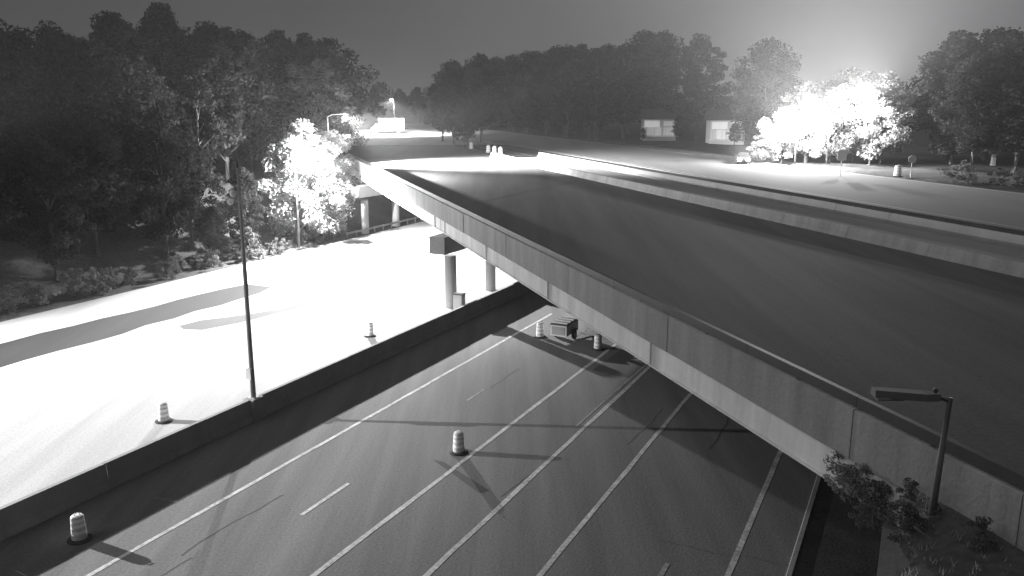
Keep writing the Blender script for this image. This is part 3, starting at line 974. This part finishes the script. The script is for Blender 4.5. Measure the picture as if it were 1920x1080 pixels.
# leaves that catch the lamps beside the bridge
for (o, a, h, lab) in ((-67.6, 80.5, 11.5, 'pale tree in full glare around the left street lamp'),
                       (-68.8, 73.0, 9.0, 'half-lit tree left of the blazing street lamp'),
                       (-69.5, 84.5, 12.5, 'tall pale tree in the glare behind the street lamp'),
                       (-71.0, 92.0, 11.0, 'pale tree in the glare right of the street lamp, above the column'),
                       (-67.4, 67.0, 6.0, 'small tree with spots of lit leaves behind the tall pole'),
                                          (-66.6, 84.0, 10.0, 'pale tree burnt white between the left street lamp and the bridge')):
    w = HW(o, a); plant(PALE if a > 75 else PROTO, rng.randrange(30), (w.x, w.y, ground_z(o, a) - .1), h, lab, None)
# undergrowth along the left edge
GS = 'shrubs along the edge of the white carriageway'
a = 12.0
while a < 88:
    o = -66.0 + rng.uniform(-1.0, .6); w = HW(o, a)
    plant(SHRUB, rng.randrange(30), (w.x, w.y, ground_z(o, a) - .05), rng.uniform(.9, 2.4), 'low leafy shrub at the foot of the dark left forest', GS, 'shrub', 'shrub')
    a += rng.uniform(1.8, 3.8)
# middle clump between the two roads
for (x, y, h, lab) in ((-8.5, 165, 14, 'dark tree hiding the road just beyond the bridge, in the middle'),
                       (-11.5, 172, 15.5, 'tall dark tree left in the clump beyond the bridge'),
                       (-6.5, 181, 17, 'tall dark tree at the back of the clump beyond the bridge'),
                       (-15, 186, 13.5, 'dark tree at the left end of the clump beyond the bridge'),
                       (-8.8, 158, 8, 'low dark tree in front of the clump beyond the bridge')):
    plant(PROTO, rng.randrange(60), (x, y, 8.0), h, lab, None)
# forest ridge behind the far roadway
GM = 'trees of the forest ridge beyond the far roadway'
for p, s0, s1, lo, hi, lab in ((78, 118, 300, 15, 19, 'dark tree in the front row of the forest beyond the far roadway'),
                               (88, 100, 300, 19, 23, 'tall dark tree inside the forest beyond the far roadway'),
                               (99, 110, 300, 21, 25, 'tall dark tree on the skyline of the forest beyond the far roadway')):
    s = s0
    while s < s1:
        w = BR(p + rng.uniform(-2, 2), s + rng.uniform(-2, 2))
        keep = True
        for hx, hy, wd in ((29.2, 196, 8.6), (41.2, 181, 7.6)):
            # leave the view of the houses open
            f = w.y / (hy - 1)
            if w.y < hy + 8 and (hx - 2.5) * f - 2.5 < w.x < (hx + wd) * f + 2.5:
                keep = False
        keep = keep and w.x < .30 * w.y
        if keep:
            f = .82 if w.x > .235 * w.y else 1.0
            plant(PROTO, rng.randrange(60), (w.x, w.y, gz(w.x, w.y) - .1), rng.uniform(lo, hi) * f, lab, GM, wide=1.15)
        s += 8.0
# distant trees closing the view at the end of the cross street
GD = 'far trees closing the view beyond the cross street'
for k in range(18):
    x = -95 + 5.2 * k + rng.uniform(-2, 2); y = 330 + rng.uniform(-25, 40)
    plant(PROTO, rng.randrange(60), (x, y, 8.5), rng.uniform(11, 15), 'small far dark tree closing the view beyond the cross street', GD, wide=1.2)
for k in range(7):
    plant(PROTO, rng.randrange(60), (-24 + 7.5 * k, 352 + rng.uniform(-10, 14), 8.5), rng.uniform(21, 25), 'tall far dark tree filling the gap behind the middle clump', 'tall far trees behind the middle clump', wide=1.2)
for (x, y, h) in ((-46, 248, 7), (-50, 256, 8)):
    plant(PALE, rng.randrange(30), (x, y, 8.2), h, 'small pale tree lit by the lamp over the white truck', 'pale trees by the far lamp')
# right forest
GR = 'trees of the forest on the right'
for (y0, dy, xs, lo, hi, lab) in (
        (112, -6.0, (58.5, 63, 67.5, 72, 76.5, 81), 13.5, 15.5, 'tree in the front row of the right-hand forest'),
        (122, -3.0, (62, 67.5, 73, 79, 85), 16, 18, 'tall tree inside the right-hand forest'),
        (134, -2.0, (66.5, 72, 78, 84, 90, 96), 18, 20.5, 'tall tree on the skyline of the right-hand forest')):
    for k, x in enumerate(xs):
        x += rng.uniform(-.8, .8); y = y0 + dy * k * .45 + rng.uniform(-1.5, 1.5)
        plant(PROTO, rng.randrange(60), (x, y, gz(x, y) - .1), rng.uniform(lo, hi), lab, GR, wide=1.25)
a = 0
for k in range(16):
    w = BR(77.5 + rng.uniform(-1, 1.5), 76 - 3.4 * k)
    plant(SHRUB, rng.randrange(30), (w.x, w.y, gz(w.x, w.y) - .05), rng.uniform(1.2, 2.4), 'leafy shrub at the foot of the right-hand forest', 'shrubs at the foot of the right-hand forest', 'shrub', 'shrub', wide=1.4)
# pale trees in the glare on the right
GG = 'pale trees burnt white by the right-hand lamps'
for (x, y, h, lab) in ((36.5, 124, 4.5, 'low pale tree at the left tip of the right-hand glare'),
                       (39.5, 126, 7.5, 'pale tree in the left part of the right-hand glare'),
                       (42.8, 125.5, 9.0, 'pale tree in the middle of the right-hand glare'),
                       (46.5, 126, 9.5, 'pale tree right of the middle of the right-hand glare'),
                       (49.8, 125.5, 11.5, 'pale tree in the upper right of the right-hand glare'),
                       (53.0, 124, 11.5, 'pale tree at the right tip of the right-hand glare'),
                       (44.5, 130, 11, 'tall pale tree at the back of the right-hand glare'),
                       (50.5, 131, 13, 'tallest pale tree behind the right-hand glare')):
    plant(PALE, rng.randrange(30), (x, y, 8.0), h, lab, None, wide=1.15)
# growth on the near bank and at the bridge end
for (p, s, z, h, lab) in ((14.5, 14.9, 7.6, .6, 'ragged shrub on the bank just past the end of the pale girder'),
                          (13.2, 14.9, 7.3, .5, 'small shrub at the top of the retaining wall, below the girder end'),
                          (13.6, 13.9, 7.55, .7, 'shrub at the top corner of the retaining wall'),
                          (14.2, 12.6, 7.8, .6, 'shrub on the near bank below the parapet'),
                          (13.6, 10.6, 7.6, .6, 'low shrub on the near bank at the lower right corner')):
    w = BR(p, s)
    plant(SHRUB, rng.randrange(30), (w.x, w.y, z), h, lab, None, 'shrub', 'shrub')

for (s_, z, h, sc, lab) in ((16.35, 6.7, 1.0, .8, 'leafy creeper hanging over the end of the pale girder'),
                          (17.5, 6.85, .8, .7, 'thin creeper on the pale girder next to its leafy end')):
    w = BR(14.82, s_); z -= .1
    t = thing('creeper', lab, 'creeper', (w.x, w.y, z), BROT, 'creepers on the girder end')
    t.scale = (.28, sc, h / 1.8)
    link('stem', SHRUB[0][1], t); link('foliage', SHRUB[0][2], t)
# rough grass on the near bank, one mass
gt = MB(); gr_ = random.Random(5)
for k in range(6000):
    o, a = gr_.uniform(.4, 14), gr_.uniform(2, 24)
    x, y = HW(o, a)[:2]; p, s_ = br_of(x, y)
    if p > 14.8 or (gr_.random() > .55 + .45 * math.sin(1.7 * x) * math.sin(1.3 * y)):
        continue
    z = ground_z(o, a) - .02
    for q in range(5):
        t = gr_.uniform(0, 6.28); l = gr_.uniform(.07, .22); dx, dy = math.cos(t), math.sin(t)
        bx, by = x + gr_.uniform(-.12, .12), y + gr_.uniform(-.12, .12)
        gt.add([(bx - dy * .012, by + dx * .012, z), (bx + dy * .012, by - dx * .012, z), (bx + dx * l * .6, by + dy * l * .6, z + l)], [(0, 1, 2)])
tag(gt.build('grass_tufts', M['leaf_pale']), kind='stuff')

for (x, y, h, lab) in ((37.2, 193, 5.5, 'small dark tree hiding the right side of the first pale house'),
                       (29.0, 192, 2.8, 'low dark bush at the left corner of the first pale house'),
                       (45.5, 177, 4.2, 'small dark tree in front of the second pale house')):
    plant(PROTO, rng.randrange(60), (x, y, 8.0), h, lab, None)

# ------------------------------------------------------------------ night air
HAZE = 0.00028
if HAZE:
    hz = MB(); hz.box(-420, 420, -120, 700, -1.6, 60)
    hm = bpy.data.materials.new('night_haze')
    hm.use_nodes = True
    nt = hm.node_tree; nt.nodes.clear()
    pv = nt.nodes.new('ShaderNodeVolumePrincipled')
    pv.inputs['Color'].default_value = (.9, .9, .9, 1)
    pv.inputs['Density'].default_value = HAZE
    pv.inputs['Anisotropy'].default_value = 0.2
    out = nt.nodes.new('ShaderNodeOutputMaterial')
    nt.links.new(pv.outputs[0], out.inputs['Volume'])
    tag(hz.build('haze', hm), kind='stuff')
